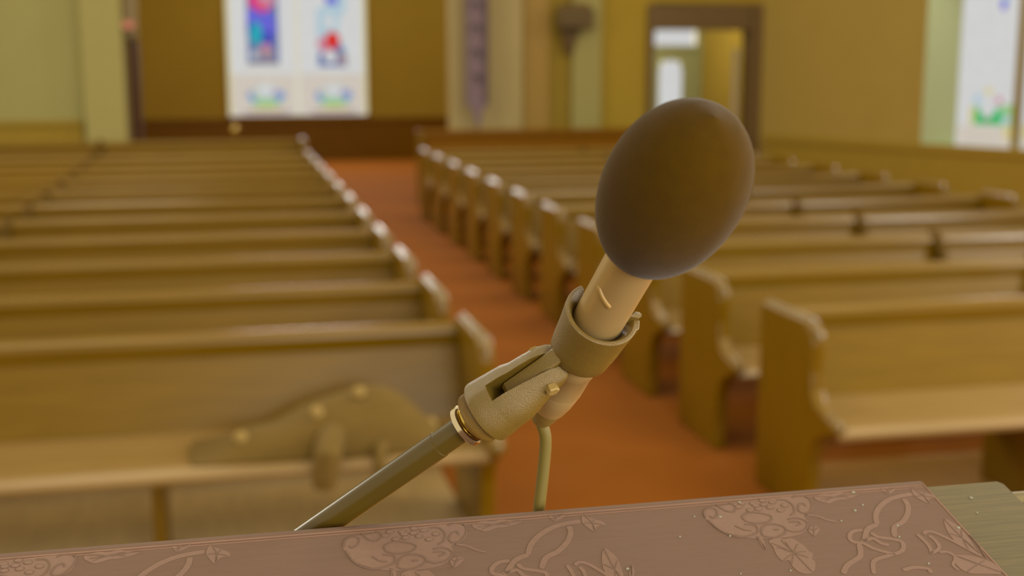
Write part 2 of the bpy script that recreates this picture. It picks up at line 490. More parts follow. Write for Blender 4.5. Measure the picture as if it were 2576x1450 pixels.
side_fn = lambda u, v, w_: MW @ V((u, .3 - w_, v))
p1 = [(WHT, rect(3.07, .88, 3.935, 5.0)), (WRM, rect(3.10, .9, 3.90, 1.16)), (YEL, rect(3.26, 1.17, 3.34, 1.42)), (GRN, rect(3.74, 1.17, 3.92, 1.45)),
      (ICE, disc(3.80, 1.25, .06, .06)), (EME, rect(3.34, 1.175, 3.74, 1.40)), (EME, rect(3.40, 1.38, 3.46, 1.45)), (LEA, disc(3.53, 1.24, .08, .06)),
      (ROS, disc(3.69, 1.50, .05, .05)), (ICE, disc(3.38, 1.50, .07, .09)), (WHT, disc(3.53, 1.44, .12, .17)), (YEL, disc(3.53, 1.62, .06, .05)),
      (YEL, rect(3.78, 1.0, 3.92, 1.16)), (YEL, disc(3.93, 2.0, .04, .20)), (YEL, disc(3.93, 2.45, .035, .12)), (BLU, disc(3.67, 2.77, .045, .10)), (ICE, disc(3.70, 2.85, .07, .06))]
p2 = [(WHT, rect(4.025, .88, 4.93, 5.0)), (WRM, rect(4.06, .9, 4.9, 1.16)), (YEL, rect(4.05, 1.0, 4.15, 1.2)), (EME, rect(4.26, 1.17, 4.66, 1.40)), (WHT, disc(4.46, 1.44, .12, .17))]
for shp in (p1, p2):
    m = MB()
    plane_shapes(m, shp, side_fn)
    m.build('pane', GL, w2, w2.location)

# purple banner on its stand in front of the pale pilaster
bn = thing('banner_stand', 'tall banner stand in front of the pale pilaster, behind the oak screen', 'banner stand', (3.60, 18.22, 0))
MB().lathe((3.60, 18.22, 0), (0, 0, 1), [(0, .19), (.02, .19), (.05, .05), (.08, .025)], 32).build('foot', DARKMETAL, bn, bn.location)
MB().lathe((3.60, 18.22, .06), (0, 0, 1), [(0, .016), (3.3, .016)], 16).build('pole', DARKMETAL, bn, bn.location)
MB().lathe((3.34, 18.22, 3.28), (1, 0, 0), [(0, .014), (.02, .022), (.04, .014), (.48, .014), (.50, .022), (.52, .014)], 16).build('crossbar', DARKMETAL, bn, bn.location)
yb = 18.19
ban = thing('banner', 'long purple cloth banner with darker woven marks hanging before the pale pilaster', 'banner', (3.60, yb, 3.28))
bf = lambda u, v, w_: V((u, yb + w_ + .006 * math.sin(u * 26), v))
xs = [3.42 + .33 * i / 10 for i in range(11)]
body = [(x, 3.28) for x in xs] + [(3.75, 1.40), (3.66, 1.30), (3.645, 1.13), (3.60, 1.08), (3.555, 1.13), (3.53, 1.30), (3.42, 1.40)]
MB().prism(body, -.004, .004, bf).build('cloth', BANNER, ban, ban.location)
m = MB()
m.prism([(3.68, 1.42), (3.748, 1.405), (3.748, 3.27), (3.68, 3.27)], -.007, -.003, bf)
m.prism([(3.422, 1.405), (3.436, 1.405), (3.436, 3.27), (3.422, 3.27)], -.007, -.003, bf)
m.build('border', BANNER_DARK, ban, ban.location)
for zc in (2.78, 2.46, 2.11, 1.76):
    MB().prism([(3.47, zc - .06), (3.54, zc - .08), (3.66, zc - .06), (3.67, zc + .05), (3.58, zc + .08), (3.47, zc + .06)], -.007, -.003, bf).build('woven_mark', BANNER_DARK, ban, ban.location)

# dark loudspeaker on a bracket over the olive panel
sp = thing('wall_speaker', 'dark loudspeaker on a wall bracket above the olive panel beside the oak door', 'speaker', (5.03, Y1 - .05, 2.3))
m = MB()
m.loft([[V(p) for p in ((4.80, Y1 - .34, 2.50), (5.36, Y1 - .30, 2.47), (5.36, Y1 - .30, 2.75), (4.80, Y1 - .34, 2.78))],
        [V(p) for p in ((4.92, Y1 - .13, 2.52), (5.30, Y1 - .13, 2.50), (5.30, Y1 - .13, 2.86), (4.92, Y1 - .13, 2.86))]], smooth=False)
m.build('cabinet', DARKMETAL, sp, sp.location, bevel=.015)
m = MB()
m.loft([[V(p) for p in ((4.84, Y1 - .349, 2.53), (5.32, Y1 - .315, 2.50), (5.32, Y1 - .315, 2.72), (4.84, Y1 - .349, 2.75))],
        [V(p) for p in ((4.84, Y1 - .33, 2.53), (5.32, Y1 - .30, 2.50), (5.32, Y1 - .30, 2.72), (4.84, Y1 - .33, 2.75))]], smooth=False)
m.build('grille', BAG, sp, sp.location)
m = MB()
m.loft([[V((5.035 + sx * .15, Y1 - .13 + sy * .05, 2.52)) for sx, sy in ((-1, -1), (1, -1), (1, 1), (-1, 1))],
        [V((5.035 + sx * .05, Y1 - .08 + sy * .05, 2.12)) for sx, sy in ((-1, -1), (1, -1), (1, 1), (-1, 1))]], smooth=False)
m.build('bracket', DARKMETAL, sp, sp.location, bevel=.01)

# oak screen behind the right-hand pews
sc = thing('pew_screen', 'long amber oak screen behind the last right-hand pew', 'screen', (4.6, 17.9, 0))
boxes(((2.72, 17.88, 0.05), (6.9, 17.92, .98))).build('panel', SCREEN, sc, sc.location)
boxes(((2.70, 17.83, .98), (6.92, 17.97, 1.05))).build('cap_rail', SCREEN, sc, sc.location, bevel=.02, seg=3)
boxes(((2.72, 17.85, 0), (6.9, 17.95, .12))).build('plinth', SCREEN, sc, sc.location, bevel=.01)
for x in (2.66, 6.88):
    m = boxes(((x, 17.82, 0), (x + .08, 17.98, 1.06)))
    m.build('post', OAK_END, sc, sc.location, bevel=.012)

# small brass things at the back
bs = thing('brass_stand', 'slim brass stand with a round knob below the left end of the rear window', 'stand', (.16, 19.0, 0))
MB().lathe((.16, 19.0, 0), (0, 0, 1), [(0, .12), (.015, .12), (.04, .03), (.06, .014), (.98, .012)], 24).build('post', BRASS, bs, bs.location)
MB().lathe((.16, 19.0, .97), (0, 0, 1), [(0, .012)] + [(.065 - .065 * math.cos(math.radians(t)), max(.012, .065 * math.sin(math.radians(t)))) for t in range(15, 180, 15)] + [(.13, .002)], 28).build('knob', BRASS, bs, bs.location)

# ------------------------------------------------------------------ pews
def pew(x0, x1, xd, label, group, y, back_h=.88, name='pew', legs=(), cache={}):
    """pew facing -Y, back face at local y = 0; ends at x0 and x1, divider at xd"""
    root = thing(name, label, 'pew', ((x0 + x1) / 2, y, 0), group)
    cx = (x0 + x1) / 2
    key = (round(x0, 3), round(x1, 3), back_h, tuple(legs))
    if key in cache:
        for ch in cache[key].children:
            c = ch.copy()
            COL.objects.link(c)
            c.parent = root
            for g in ch.children:
                d = g.copy()
                COL.objects.link(d)
                d.parent = c
        return root
    cache[key] = root
    L = V((0, 0, 0))
    a, b = x0 - cx, x1 - cx
    fx = lambda u, v, w_: V((w_, u, v))
    m = MB().prism([(-.13, .36), (-.10, .36), (.035, back_h - .03), (.005, back_h - .03)], a + .04, b - .04, fx)
    m.build('backrest', OAK, root)
    top = [(-.018, back_h - .10), (.045, back_h - .09), (.055, back_h - .012), (.045, back_h), (.005, back_h + .004), (-.022, back_h - .012), (-.030, back_h - .04)]
    MB().prism(top, a + .035, b - .035, fx).build('top_rail', OAK_RAIL, root, bevel=.006, seg=2)
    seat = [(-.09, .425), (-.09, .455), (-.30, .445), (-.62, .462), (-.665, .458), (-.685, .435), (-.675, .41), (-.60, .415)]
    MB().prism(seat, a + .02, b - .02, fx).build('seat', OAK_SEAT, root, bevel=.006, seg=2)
    zt = back_h + .03
    end = [(.05, 0), (.05, zt - .03)] + arc(.02, zt - .03, .03, 0, 90, 4)[1:] + arc(-.41, zt - .10, .10, 90, 178, 8)
    end += [(-.505, .68), (-.515, .60), (-.55, .555), (-.66, .525)] + arc(-.70, .485, .036, 80, 270, 6) + [(-.62, .415), (-.55, .36), (-.515, .28), (-.505, .14), (-.51, 0)]
    for s, xa in (('l', a), ('r', b)):
        xx = (xa - .035, xa + .035)
        e = MB().prism(end, xx[0], xx[1], fx).build('pew_end', OAK_END, root, bevel=.016, seg=3)
        m = MB()
        pts = [V((xa, u, v - .003)) for u, v in [(.02, zt), (-.10, zt), (-.25, zt), (-.41, zt)] + arc(-.41, zt - .10, .10, 90, 160, 5)[1:]]
        m.tube(pts, [.015] + [.017] * (len(pts) - 2) + [.013], 16)
        m.build('end_cap', OAK_CAP, e)
        m = MB().tube([V((xa, -.60, .520)), V((xa, -.66, .514)), V((xa, -.70, .507)), V((xa, -.722, .490)), V((xa, -.728, .465))], [.016, .02, .022, .02, .014], 14)
        m.build('arm_cap', OAK_CAP, e)
    xdl = xd - cx
    if xd:
        dv = [(.05, .0), (.06, back_h + .03), (.02, back_h + .04), (-.05, back_h - .02), (-.12, back_h - .12), (-.20, .62), (-.45, .52), (-.55, .47), (-.5, .38), (-.42, 0)]
        MB().prism(dv, xdl - .03, xdl + .03, fx).build('divider', DIVIDER, root, bevel=.012, seg=3)
    for lx in legs:
        boxes(((lx - cx - .025, -.52, 0), (lx - cx + .025, -.14, .42))).build('leg', OAK_END, root, bevel=.01)
    return root


OAK_CAP = mat('polished_oak_cap', (108, 82, 16), rough=0.27, vary=.06, scale=6, coat=0.1, spec=.6)
ORD = ['front', 'second', 'third', 'fourth', 'fifth', 'sixth', 'seventh', 'eighth', 'ninth', 'tenth', 'eleventh', 'twelfth']
PY = lambda k: 5.55 + 1.085 * k
for k in range(12):
    if k == 0:
        lab = 'front oak pew left of the red aisle with a dark coat on its seat'
    elif k == 11:
        lab = 'rearmost oak pew left of the red aisle, nearest the rear window'
    else:
        lab = '%s oak pew from the front, left of the red aisle' % ORD[k]
    pew(-4.6, 1.03, -1.58, lab, 'oak pews left of the aisle', PY(k), .86 if k < 11 else .97, legs=(-.31, -3.0))
for k in range(11):
    if k == 0:
        lab = 'front oak pew right of the red aisle with an empty bright seat'
    elif k == 10:
        lab = 'rearmost oak pew right of the red aisle, in front of the oak screen'
    else:
        lab = '%s oak pew from the front, right of the red aisle' % ORD[k]
    pew(2.50, 6.42, 4.66, lab, 'oak pews right of the aisle', PY(k) - .05, .87, legs=(3.6, 5.5))

# coat and bag on the front left pew
def heap(mb, prof, y0, y1, zb, seed, ny=14):
    """soft folded cloth: prof lists (x, height)"""
    rnd = random.Random(seed)
    ph = [rnd.uniform(0, 6.28) for _ in range(6)]
    top, n = [], len(prof)
    rings = []
    for j in range(ny + 1):
        t = j / ny
        y = y0 + (y1 - y0) * t
        e = math.sin(math.pi * min(1, max(0, t))) ** .55
        ring = []
        for i, (x, h) in enumerate(prof):
            wv = .012 * math.sin(i * 1.9 + ph[0] + 3 * t) + .010 * math.sin(7 * t + i * .8 + ph[1])
            ring.append(V((x + .012 * math.sin(5 * t + ph[2] + i), y, zb + max(.006, (h + wv) * e))))
        ring += [V((x, y, zb)) for x, h in reversed(prof)]
        rings.append(ring)
    return mb.loft(rings)


ct = thing('coat', 'dark olive coat folded in a heap on the front left pew', 'coat', (.36, 5.10, .46))
m = heap(MB(), [(-.18, .005), (-.12, .03), (-.03, .065), (.06, .095), (.15, .12), (.24, .15), (.34, .185), (.43, .22), (.51, .235), (.60, .225), (.69, .18), (.77, .12), (.83, .07), (.87, .005)], 4.92, 5.30, .464, 3)
body = m.build('coat_body', COAT, ct, ct.location)
sb = body.modifiers.new('subsurf', 'SUBSURF')
sb.levels = sb.render_levels = 2
m = MB().tube([(.40, 5.06, .545), (.38, 4.96, .535), (.36, 4.88, .528), (.345, 4.80, .50), (.335, 4.798, .43), (.33, 4.80, .385)], [.05, .058, .058, .056, .052, .045], 16)
m.build('sleeve', COAT, ct, ct.location)
m = MB().tube([(.60, 5.05, .50), (.575, 4.94, .494), (.56, 4.87, .492), (.555, 4.826, .45), (.55, 4.832, .36)], [.02, .028, .028, .022, .016], 12)
m.build('belt', COAT, ct, ct.location)
for x, y, z in ((.02, 5.01, .545), (.325, 5.03, .625), (.50, 5.06, .69), (.79, 5.04, .545)):
    MB().lathe((x, y, z), (-.1, -.75, .6), [(0, .024), (.008, .027), (.014, .020), (.017, .001)], 20).build('button', BUTTON, ct, ct.location)

# ------------------------------------------------------------------ pulpit
PO = V((0, .4927, 1.8415))
AL = math.radians(14.5)
PU, PV = V((1, 0, 0)), V((0, -math.cos(AL), -math.sin(AL)))
PN = PU.cross(-PV).normalized()
if PN.z < 0:
    PN = -PN
pp = lambda u, v, h=0.0: PO + PU * u + PV * v + PN * h
pul = thing('pulpit', 'wooden pulpit with a slanted reading board under a rose brocade cloth', 'pulpit', (0, .25, .62))


def slab(u0, u1, v0, v1, h0, h1):
    return MB().loft([[pp(u0, v0, h0), pp(u1, v0, h0), pp(u1, v1, h0), pp(u0, v1, h0)],
                      [pp(u0, v0, h1), pp(u1, v0, h1), pp(u1, v1, h1), pp(u0, v1, h1)]], smooth=False)


m = MB()
out = [(-.36, .002), (-.36, .36), (.3402, .36), (.3402, .0018), (.3382, -.0005), (-.356, -.0005)]
m.loft([[pp(u, v, -.007) for u, v in out], [pp(u, v, -.0016) for u, v in out],
        [pp(u + (.0012 if u < 0 else -.0012), v + (.0012 if v < .1 else -.0012), -.0002) for u, v in out]], smooth=False)
m.build('reading_board', BOARD, pul, pul.location)
m = MB().loft([[pp(-.35, .0004, -.0045), pp(.336, .0004, -.0045), pp(.336, .0004, -.0016), pp(-.35, .0004, -.0016)],
               [pp(-.35, -.0012, -.0045), pp(.3345, -.0012, -.0045), pp(.3345, -.0012, -.0024), pp(-.35, -.0012, -.0024)]], smooth=False)
m.build('edge_bead', BOARD_EDGE, pul, pul.location)
slab(-.44, .44, -.001, .40, -.030, -.007).build('ledge', BOARD_EDGE, pul, pul.location, bevel=.002)
MB().lathe(pp(.350, .0125, -.0074), PN, [(0, .005), (.0006, .0045), (.0008, .001)], 20).build('wood_knot', KNOT, pul, pul.location)
m = boxes(((-.36, .10, .74), (.36, .40, 1.735)), ((-.40, .06, .62), (.40, .43, .74)))
m.build('body', BOARD, pul, pul.location, bevel=.008)
m = MB()
for x0, x1 in ((-.31, -.02), (.02, .31)):
    m.box((x0, .40, .82), (x1, .412, 1.64))
m.build('front_panel', BOARD, pul, pul.location, bevel=.006)

cl = None
sec = [(-.0042, -.034), (-.0042, -.002), (-.0032, .0006), (-.0008, .0014), (.36, .0014), (.3605, .0006), (.36, .0003), (.0, .0003), (-.0020, -.0002), (-.0030, -.002), (-.0030, -.034)]
m = MB()
NU = 24
m.loft([[pp(-.36 + (.6605) * i / NU, v, h) for v, h in sec] for i in range(NU + 1)], smooth=False)
HT = .0014


def ribbon(mb, pts, wd, mi=1, hh=.00018):
    """raised woven line on the cloth; pts and width in mm"""
    pts = [V((p[0] / 1000, p[1] / 1000, 0)) for p in pts]
    # Catmull-Rom smoothing
    q = []
    for i in range(len(pts) - 1):
        p0, p1, p2, p3 = pts[max(i - 1, 0)], pts[i], pts[i + 1], pts[min(i + 2, len(pts) - 1)]
        for k in range(5):
            t = k / 5
            q.append(.5 * (2 * p1 + (p2 - p0) * t + (2 * p0 - 5 * p1 + 4 * p2 - p3) * t * t + (3 * p1 - p0 - 3 * p2 + p3) * t ** 3))
    q.append(pts[-1])
    w2 = wd / 2000
    rings = []
    for i, p in enumerate(q):
        t = (q[min(i + 1, len(q) - 1)] - q[max(i - 1, 0)])
        t = t.normalized() if t.length > 1e-9 else V((1, 0, 0))
        nn = V((-t.y, t.x, 0))
        k = .55 if i in (0, len(q) - 1) else 1
        L_, R_ = p + nn * w2 * k, p - nn * w2 * k
        rings.append([pp(L_.x, L_.y, HT - .0001), pp(L_.x, L_.y, HT + hh), pp(R_.x, R_.y, HT + hh), pp(R_.x, R_.y, HT - .0001)])
    mb.loft(rings, mi, smooth=False)


def patch(mb, poly, mi=1, hh=.00014):
    for _ in range(2 if len(poly) < 20 else 0):      # corner-cutting rounds the outline
        poly = [q for i in range(len(poly)) for q in
                ((poly[i][0] * .75 + poly[(i + 1) % len(poly)][0] * .25, poly[i][1] * .75 + poly[(i + 1) % len(poly)][1] * .25),
                 (poly[i][0] * .25 + poly[(i + 1) % len(poly)][0] * .75, poly[i][1] * .25 + poly[(i + 1) % len(poly)][1] * .75))]
    mb.loft([[pp(u / 1000, v / 1000, HT - .0001) for u, v in poly], [pp(u / 1000, v / 1000, HT + hh) for u, v in poly]], mi, smooth=False)


STROKES=[
 (1.0,[(235.1, 3.2), (238.9, 2.1), (242.1, 3.6), (242.2, 8.5), (239.1, 13.9), (235.7, 15.2), (234.2, 12.7), (236.0, 8.7), (238.3, 7.9), (238.6, 10.1)]),
 (1.0,[(227.7, 3.9), (231.4, 4.4), (233.2, 8.3), (231.9, 13.4), (229.1, 15.6)]),
 (1.0,[(192.0, 12.1), (192.9, 8.1), (195.6, 5.9), (198.4, 6.8), (198.0, 10.4), (195.4, 13.1), (194.2, 11.4)]),
 (1.0,[(200.1, 3.9), (202.2, 8.3), (205.5, 9.8), (207.9, 6.0), (206.0, 3.6)]),
 (1.0,[(207.9, 16.3), (208.2, 13.3), (212.5, 11.3), (218.1, 13.1), (220.5, 15.5), (218.2, 18.7), (212.3, 19.4), (207.7, 16.8)]),
 (1.0,[(211.9, 24.9), (214.6, 21.3), (219.8, 21.0), (222.9, 23.9), (221.3, 27.7), (216.0, 29.9), (211.7, 28.3), (211.9, 24.9)]),
 (1.0,[(217.6, 24.7), (220.0, 24.8)]),
 (1.0,[(226.6, 18.4), (231.2, 18.0), (234.1, 21.4), (231.4, 26.1), (226.4, 27.4), (222.9, 25.4)]),
 (1.0,[(226.4, 20.4), (230.1, 20.4), (231.0, 22.0), (228.3, 23.2)]),
 (1.0,[(192.5, 14.2), (194.7, 21.5), (198.5, 26.0), (203.4, 27.6), (209.8, 25.6), (211.1, 20.8), (206.8, 19.2)]),
 (0.8,[(202.3, 19.6), (205.2, 23.0), (208.0, 23.9)]),
 (0.8,[(236.5, 16.1), (240.3, 17.7), (243.4, 20.7), (247.1, 22.9)]),
 (2.0,[(290.6, 7.4), (284.4, 8.2), (278.1, 10.1), (272.0, 14.1), (266.6, 20.2), (263.7, 27.0)]),
 (2.0,[(263.7, 27.0), (258.4, 29.3), (254.9, 33.8), (252.5, 37.9)]),
 (2.0,[(284.9, 10.4), (284.3, 15.2), (281.2, 21.1), (275.9, 26.6), (270.3, 29.9), (266.9, 36.5)]),
 (1.6,[(255.5, 29.9), (250.9, 30.3), (247.6, 33.8), (247.5, 37.2), (251.2, 38.7), (253.7, 42.4), (257.2, 45.3), (261.2, 47.3), (266.1, 45.1), (268.1, 40.1), (264.9, 37.7), (259.7, 35.5), (258.2, 32.3)]),
 (1.6,[(251.0, 37.7), (256.9, 36.1), (258.8, 39.7), (261.6, 41.6)]),
 (2.0,[(249.5, 38.9), (247.0, 45.3), (244.8, 47.8), (237.9, 51.9), (233.7, 56.8)]),
 (1.6,[(261.2, 47.3), (256.8, 48.5), (250.0, 50.9), (246.1, 58.6)]),
 (1.4,[(277.4, 35.9), (278.1, 40.5), (278.2, 44.9), (276.9, 49.5)]),
 (1.4,[(280.4, 36.3), (282.6, 34.7), (285.7, 36.1), (290.0, 42.1), (294.1, 49.5), (296.7, 53.7)]),
 (1.4,[(282.0, 37.6), (282.9, 41.1), (281.9, 46.4), (276.3, 49.4)]),
 (1.2,[(280.3, 49.0), (283.9, 49.5), (285.4, 53.5), (281.7, 57.7), (282.0, 61.4)]),
 (1.6,[(259.1, 58.1), (264.6, 57.1), (269.9, 58.8), (269.6, 61.5)]),
]
LEAVES=[
 [(244.9, 3.5), (251.0, 1.6), (253.6, 3.0), (258.4, 1.4), (261.4, 3.5), (267.6, 3.8), (262.0, 6.3), (258.2, 7.4), (255.1, 7.0), (249.9, 9.5), (247.9, 8.2), (245.5, 6.2)],
 [(211.5, 31.7), (217.4, 29.6), (218.9, 31.8), (223.0, 30.9), (224.5, 34.5), (226.2, 37.6), (225.9, 40.9), (227.6, 42.5), (224.9, 45.9), (226.1, 47.9), (221.9, 55.1), (216.3, 54.3), (215.0, 49.1), (215.8, 44.6), (212.2, 46.0), (211.6, 40.3), (212.9, 35.7)],
 [(208.4, 27.4), (211.1, 29.7), (208.6, 38.0), (207.9, 36.0)],
 [(277.9, 1.3), (281.8, 2.9), (285.8, 1.7), (284.1, 3.7), (279.9, 6.5), (278.8, 4.7)],
 [(292.8, 2.1), (294.2, 5.1), (297.2, 7.1), (300.1, 9.2), (300.3, 12.5), (296.2, 11.4), (294.6, 16.6), (292.5, 13.1), (291.1, 9.6), (290.9, 7.4)],
 [(294.9, 26.1), (297.3, 29.6), (298.8, 34.9), (298.1, 43.8), (297.0, 49.9), (297.4, 55.2), (293.5, 50.4), (291.1, 44.7), (291.1, 36.8)],
 [(303.2, 38.5), (303.4, 42.5), (300.8, 49.0), (297.7, 56.2), (299.0, 48.8), (300.8, 43.1)],
 [(285.2, 51.6), (292.2, 52.6), (297.2, 57.1), (302.5, 58.8), (302.1, 66.6), (294.0, 65.4), (283.7, 63.9), (282.7, 56.0)],
 [(232.2, 25.7), (236.0, 24.2), (238.6, 25.6), (235.6, 29.2), (232.6, 31.7), (232.1, 28.7)],
]
BLOBS=[(216.3, 5.0), (217.1, 9.3), (220.7, 6.6), (222.6, 9.0), (213.1, 9.8), (225.1, 5.3), (221.4, 3.5), (216.9, 6.7), (211.4, 4.3), (209.2, 6.7), (226.3, 11.6), (229.6, 8.4)]
FLECKS=[(264.6, 2.8), (249.3, 22.5), (272.0, 29.2), (264.2, 12.5), (258.9, 16.0), (198.4, 12.7), (187.5, 11.0), (197.5, 26.3), (271.9, 55.6), (297.8, 34.2), (317.5, 11.7), (313.8, 22.9), (210.8, 3.4), (176.5, 23.9)]

for rep in range(4):
    du_ = -152.0 * rep
    sh = lambda L_: [(min(u + du_, 299.6), max(v, .6)) for u, v in L_]
    if rep == 3:
        continue
    patch(m, sh([(192, 8), (196, 5), (203, 5), (210, 3), (225, 2.5), (236, 1.6), (242, 3.5), (243, 9), (240, 14.5), (234, 16), (235, 22), (231, 28), (222, 30.5), (212, 30.2), (203, 28), (195, 22.5), (191.5, 14)]))
    for i_, (wd, L_) in enumerate(STROKES):
        if i_ < 11:
            ribbon(m, sh(L_), wd * .8, 0, .00030)          # dark outlines inside the bloom
        else:
            ribbon(m, sh(L_), wd * 1.15)
    for L_ in LEAVES:
        patch(m, sh(L_))
        c = V((sum(p[0] for p in L_) / len(L_), sum(p[1] for p in L_) / len(L_)))
        far = max(L_, key=lambda p: (V(p) - c).length)
        near = min(L_, key=lambda p: (V(p) - (2 * c - V(far))).length)
        fx_, fy_ = far[0] * .9 + c.x * .1, far[1] * .9 + c.y * .1
        nx_, ny_ = near[0] * .8 + c.x * .2, near[1] * .8 + c.y * .2
        ribbon(m, sh([(fx_, fy_), tuple(c), (nx_, ny_)]), .5, 0, .00026)
        for q in L_[::2]:
            if (V(q) - V(far)).length > 3 and (V(q) - c).length > 2.5:
                ribbon(m, sh([(c.x * .9 + q[0] * .1, c.y * .9 + q[1] * .1), (c.x * .45 + q[0] * .55, c.y * .45 + q[1] * .55 - .3), (c.x * .15 + q[0] * .85, c.y * .15 + q[1] * .85)]), .35, 0, .00026)
    for u, v in BLOBS:
        patch(m, sh(disc(u, v, 1.9, 1.5, 12)), 0, .00024)
        patch(m, sh(disc(u, v, 1.45, 1.05, 12)), 1, .00036)
cl = m.build('pulpit_cloth', [CLOTH, CLOTH_MOTIF], None, (.0, .3, 1.85))
tag(cl, 'dusty rose brocade cloth with woven flowers laid over the pulpit reading board', 'cloth')
m = MB()
ribbon(m, [(-355, 1.2), (-100, 1.3), (100, 1.2), (299, 1.3)], .7, 0)
ribbon(m, [(-355, 3.0), (-100, 3.0), (100, 3.1), (299, 3.0)], .35, 0)
ribbon(m, [(299.7, 0), (299.9, 100), (299.7, 200), (299.9, 350)], .6, 0)
m.build('hem', CLOTH_HEM, cl, cl.location)
m = MB()
rn = random.Random(5)
for u, v in FLECKS + [(rn.uniform(-85, 290), rn.uniform(3, 55)) for _ in range(5)]:
    r = rn.uniform(.35, .95)
    if u > 300:
        m.loft([[pp((u + r * c_) / 1000, (v + .6 * r * s_) / 1000, h) for c_, s_ in disc(0, 0, 1, 1, 8)] for h in (-.0003, .0003)], 0, smooth=False)
    else:
        patch(m, disc(u, v, r, r * .7, 8), 0, .0004)
lint = m.build('lint', LINT, cl, cl.location)
lint['kind'] = 'stuff'

# ------------------------------------------------------------------ microphone
P0 = V((.1366, .4389, 1.9449))
A = V((.1364, -.6779, .7223)).normalized()
E_ = V((-.4809, -.6828, -.55))
E_ = (E_ - A * E_.dot(A)).normalized()
G_ = A.cross(E_)
mic = thing('microphone', 'champagne metal microphone with a dark foam windscreen held in the clip', 'microphone', P0)
MB().lathe(P0, A, [(-.0412, .0090), (-.0405, .0096), (.028, .0096), (.0285, .009)], 64).build('mic_body', MICBODY, mic, P0)
N = 40
c0, hl, rw = .0575, .0362, .0240
prof = [(.0238, .0097)]
for i in range(N + 1):
    t = -1 + 2 * i / N
    ang = math.acos(-t)
    r = rw * math.sin(ang) ** .94 * (1 + .05 * t) if 0 < i < N else 0
    s = c0 + hl * -math.cos(ang)
    if r > .0101 or t > 0:
        prof.append((s, max(r, .0002)))
m = MB().lathe(P0, A, prof, 72)
ws = m.build('windscreen', FOAM, mic, P0)
m = MB()
pts = []
for i in range(13):
    k = i / 12
    th = math.radians(46 - 50 * k)
    pts.append(P0 + A * (.0090 - .0052 * k) + E_ * (.0094 * math.cos(th)) - G_ * (.0094 * math.sin(th)))
m.tube(pts, [.0005] + [.00105] * 11 + [.0005], 14)
m.build('switch_slot', MICSLOT, mic, P0)
m = MB().lathe(P0, A, [(-.0410, .0093), (-.0460, .0093), (-.0465, .0090), (-.0600, .0090), (-.0602, .0087), (-.0608, .0089), (-.0690, .0082), (-.0755, .0070), (-.0758, .0058)], 56)
cn = m.build('connector', MICBODY, mic, P0)
m = MB()
m.lathe(P0, A, [(-.0740, .0066), (-.0765, .0066), (-.0850, .0048), (-.0870, .0040), (-.0875, .0026)], 40)
m.build('strain_relief', RUBBER, cn, (0, 0, 0) if False else P0)

# ------------------------------------------------------------------ stand with clip
B1 = V((.08934, .47949, 1.88694))
B = V((.70879, -.36208, .60540)).normalized()
Wd = A.cross(B).normalized()
Nd = Wd.cross(B).normalized()
BP = lambda t, w_=0, n_=0: B1 + B * t + Wd * w_ + Nd * n_
foot = BP(-.21)
st = thing('microphone_stand', 'dark microphone stand rising behind the pulpit, its clip holding the microphone', 'microphone stand', (foot.x, foot.y, .62))
SL = st.location
MB().lathe(B1, B, [(-.232, .0056), (-.0140, .0056), (-.0138, .0053), (.0010, .0053)], 48).build('boom_tube', TUBE, st, SL)
MB().lathe((foot.x, foot.y, .62), (0, 0, 1), [(0, .115), (.012, .115), (.022, .10), (.03, .03), (.05, .02)], 48).build('base', DARKMETAL, st, SL)
MB().lathe((foot.x, foot.y, .66), (0, 0, 1), [(0, .0105), (.62, .0105), (.622, .0085), (foot.z - .66, .0085)], 32).build('pole', TUBE, st, SL)
MB().lathe((foot.x - .02, foot.y, foot.z), (1, 0, 0), [(0, .010), (.002, .014), (.036, .014), (.04, .010)], 28).build('boom_joint', PLASTIC, st, SL)
MB().lathe(B1, B, [(-.0012, .0080), (-.0007, .0087), (.0014, .0087), (.0019, .0081), (.0020, .0062)], 72).build('flange', CHROME, st, SL)
MB().lathe(B1, B, [(.0020, .0062), (.0026, .0074), (.0036, .0076), (.0040, .0066), (.0048, .0062)], 64).build('brass_ring', BRASS, st, SL)
# knurled ring
rings = []
nk = 160
for t, r0 in ((.0046, .0098), (.0050, .0105), (.0056, .0107), (.0064, .0107), (.0080, .0107), (.0090, .0105), (.0102, .0100)):
    rings.append([BP(t, (r0 + (.00022 if (k + int(t * 10000 / 8)) % 2 else 0)) * math.cos(2 * math.pi * k / nk), (r0 + (.00022 if (k + int(t * 10000 / 8)) % 2 else 0)) * math.sin(2 * math.pi * k / nk)) for k in range(nk)])
MB().loft(rings, smooth=False).build('knurled_ring', KNURL, st, SL)

# clip body: round base that splits into two ears
m = MB().lathe(B1, B, [(.0100, .0118), (.0102, .0130), (.0112, .0132), (.0150, .0129), (.0200, .0124)], 72)


def ear(sign, prof_):
    rr = []
    for t, r, ns in prof_:
        w0 = .0036
        n0 = math.sqrt(max(r * r - w0 * w0, 1e-8))
        a0 = math.atan2(n0, w0)
        ring = [BP(t, sign * r * math.cos(a), ns * r * math.sin(a)) for a in [(-a0 + 2 * a0 * k / 22) for k in range(23)]]
        ring += [BP(t, sign * w0, ns * n0 * (1 - 2 * k / 6)) for k in range(1, 6)]
        rr.append(ring)
    m.loft(rr)


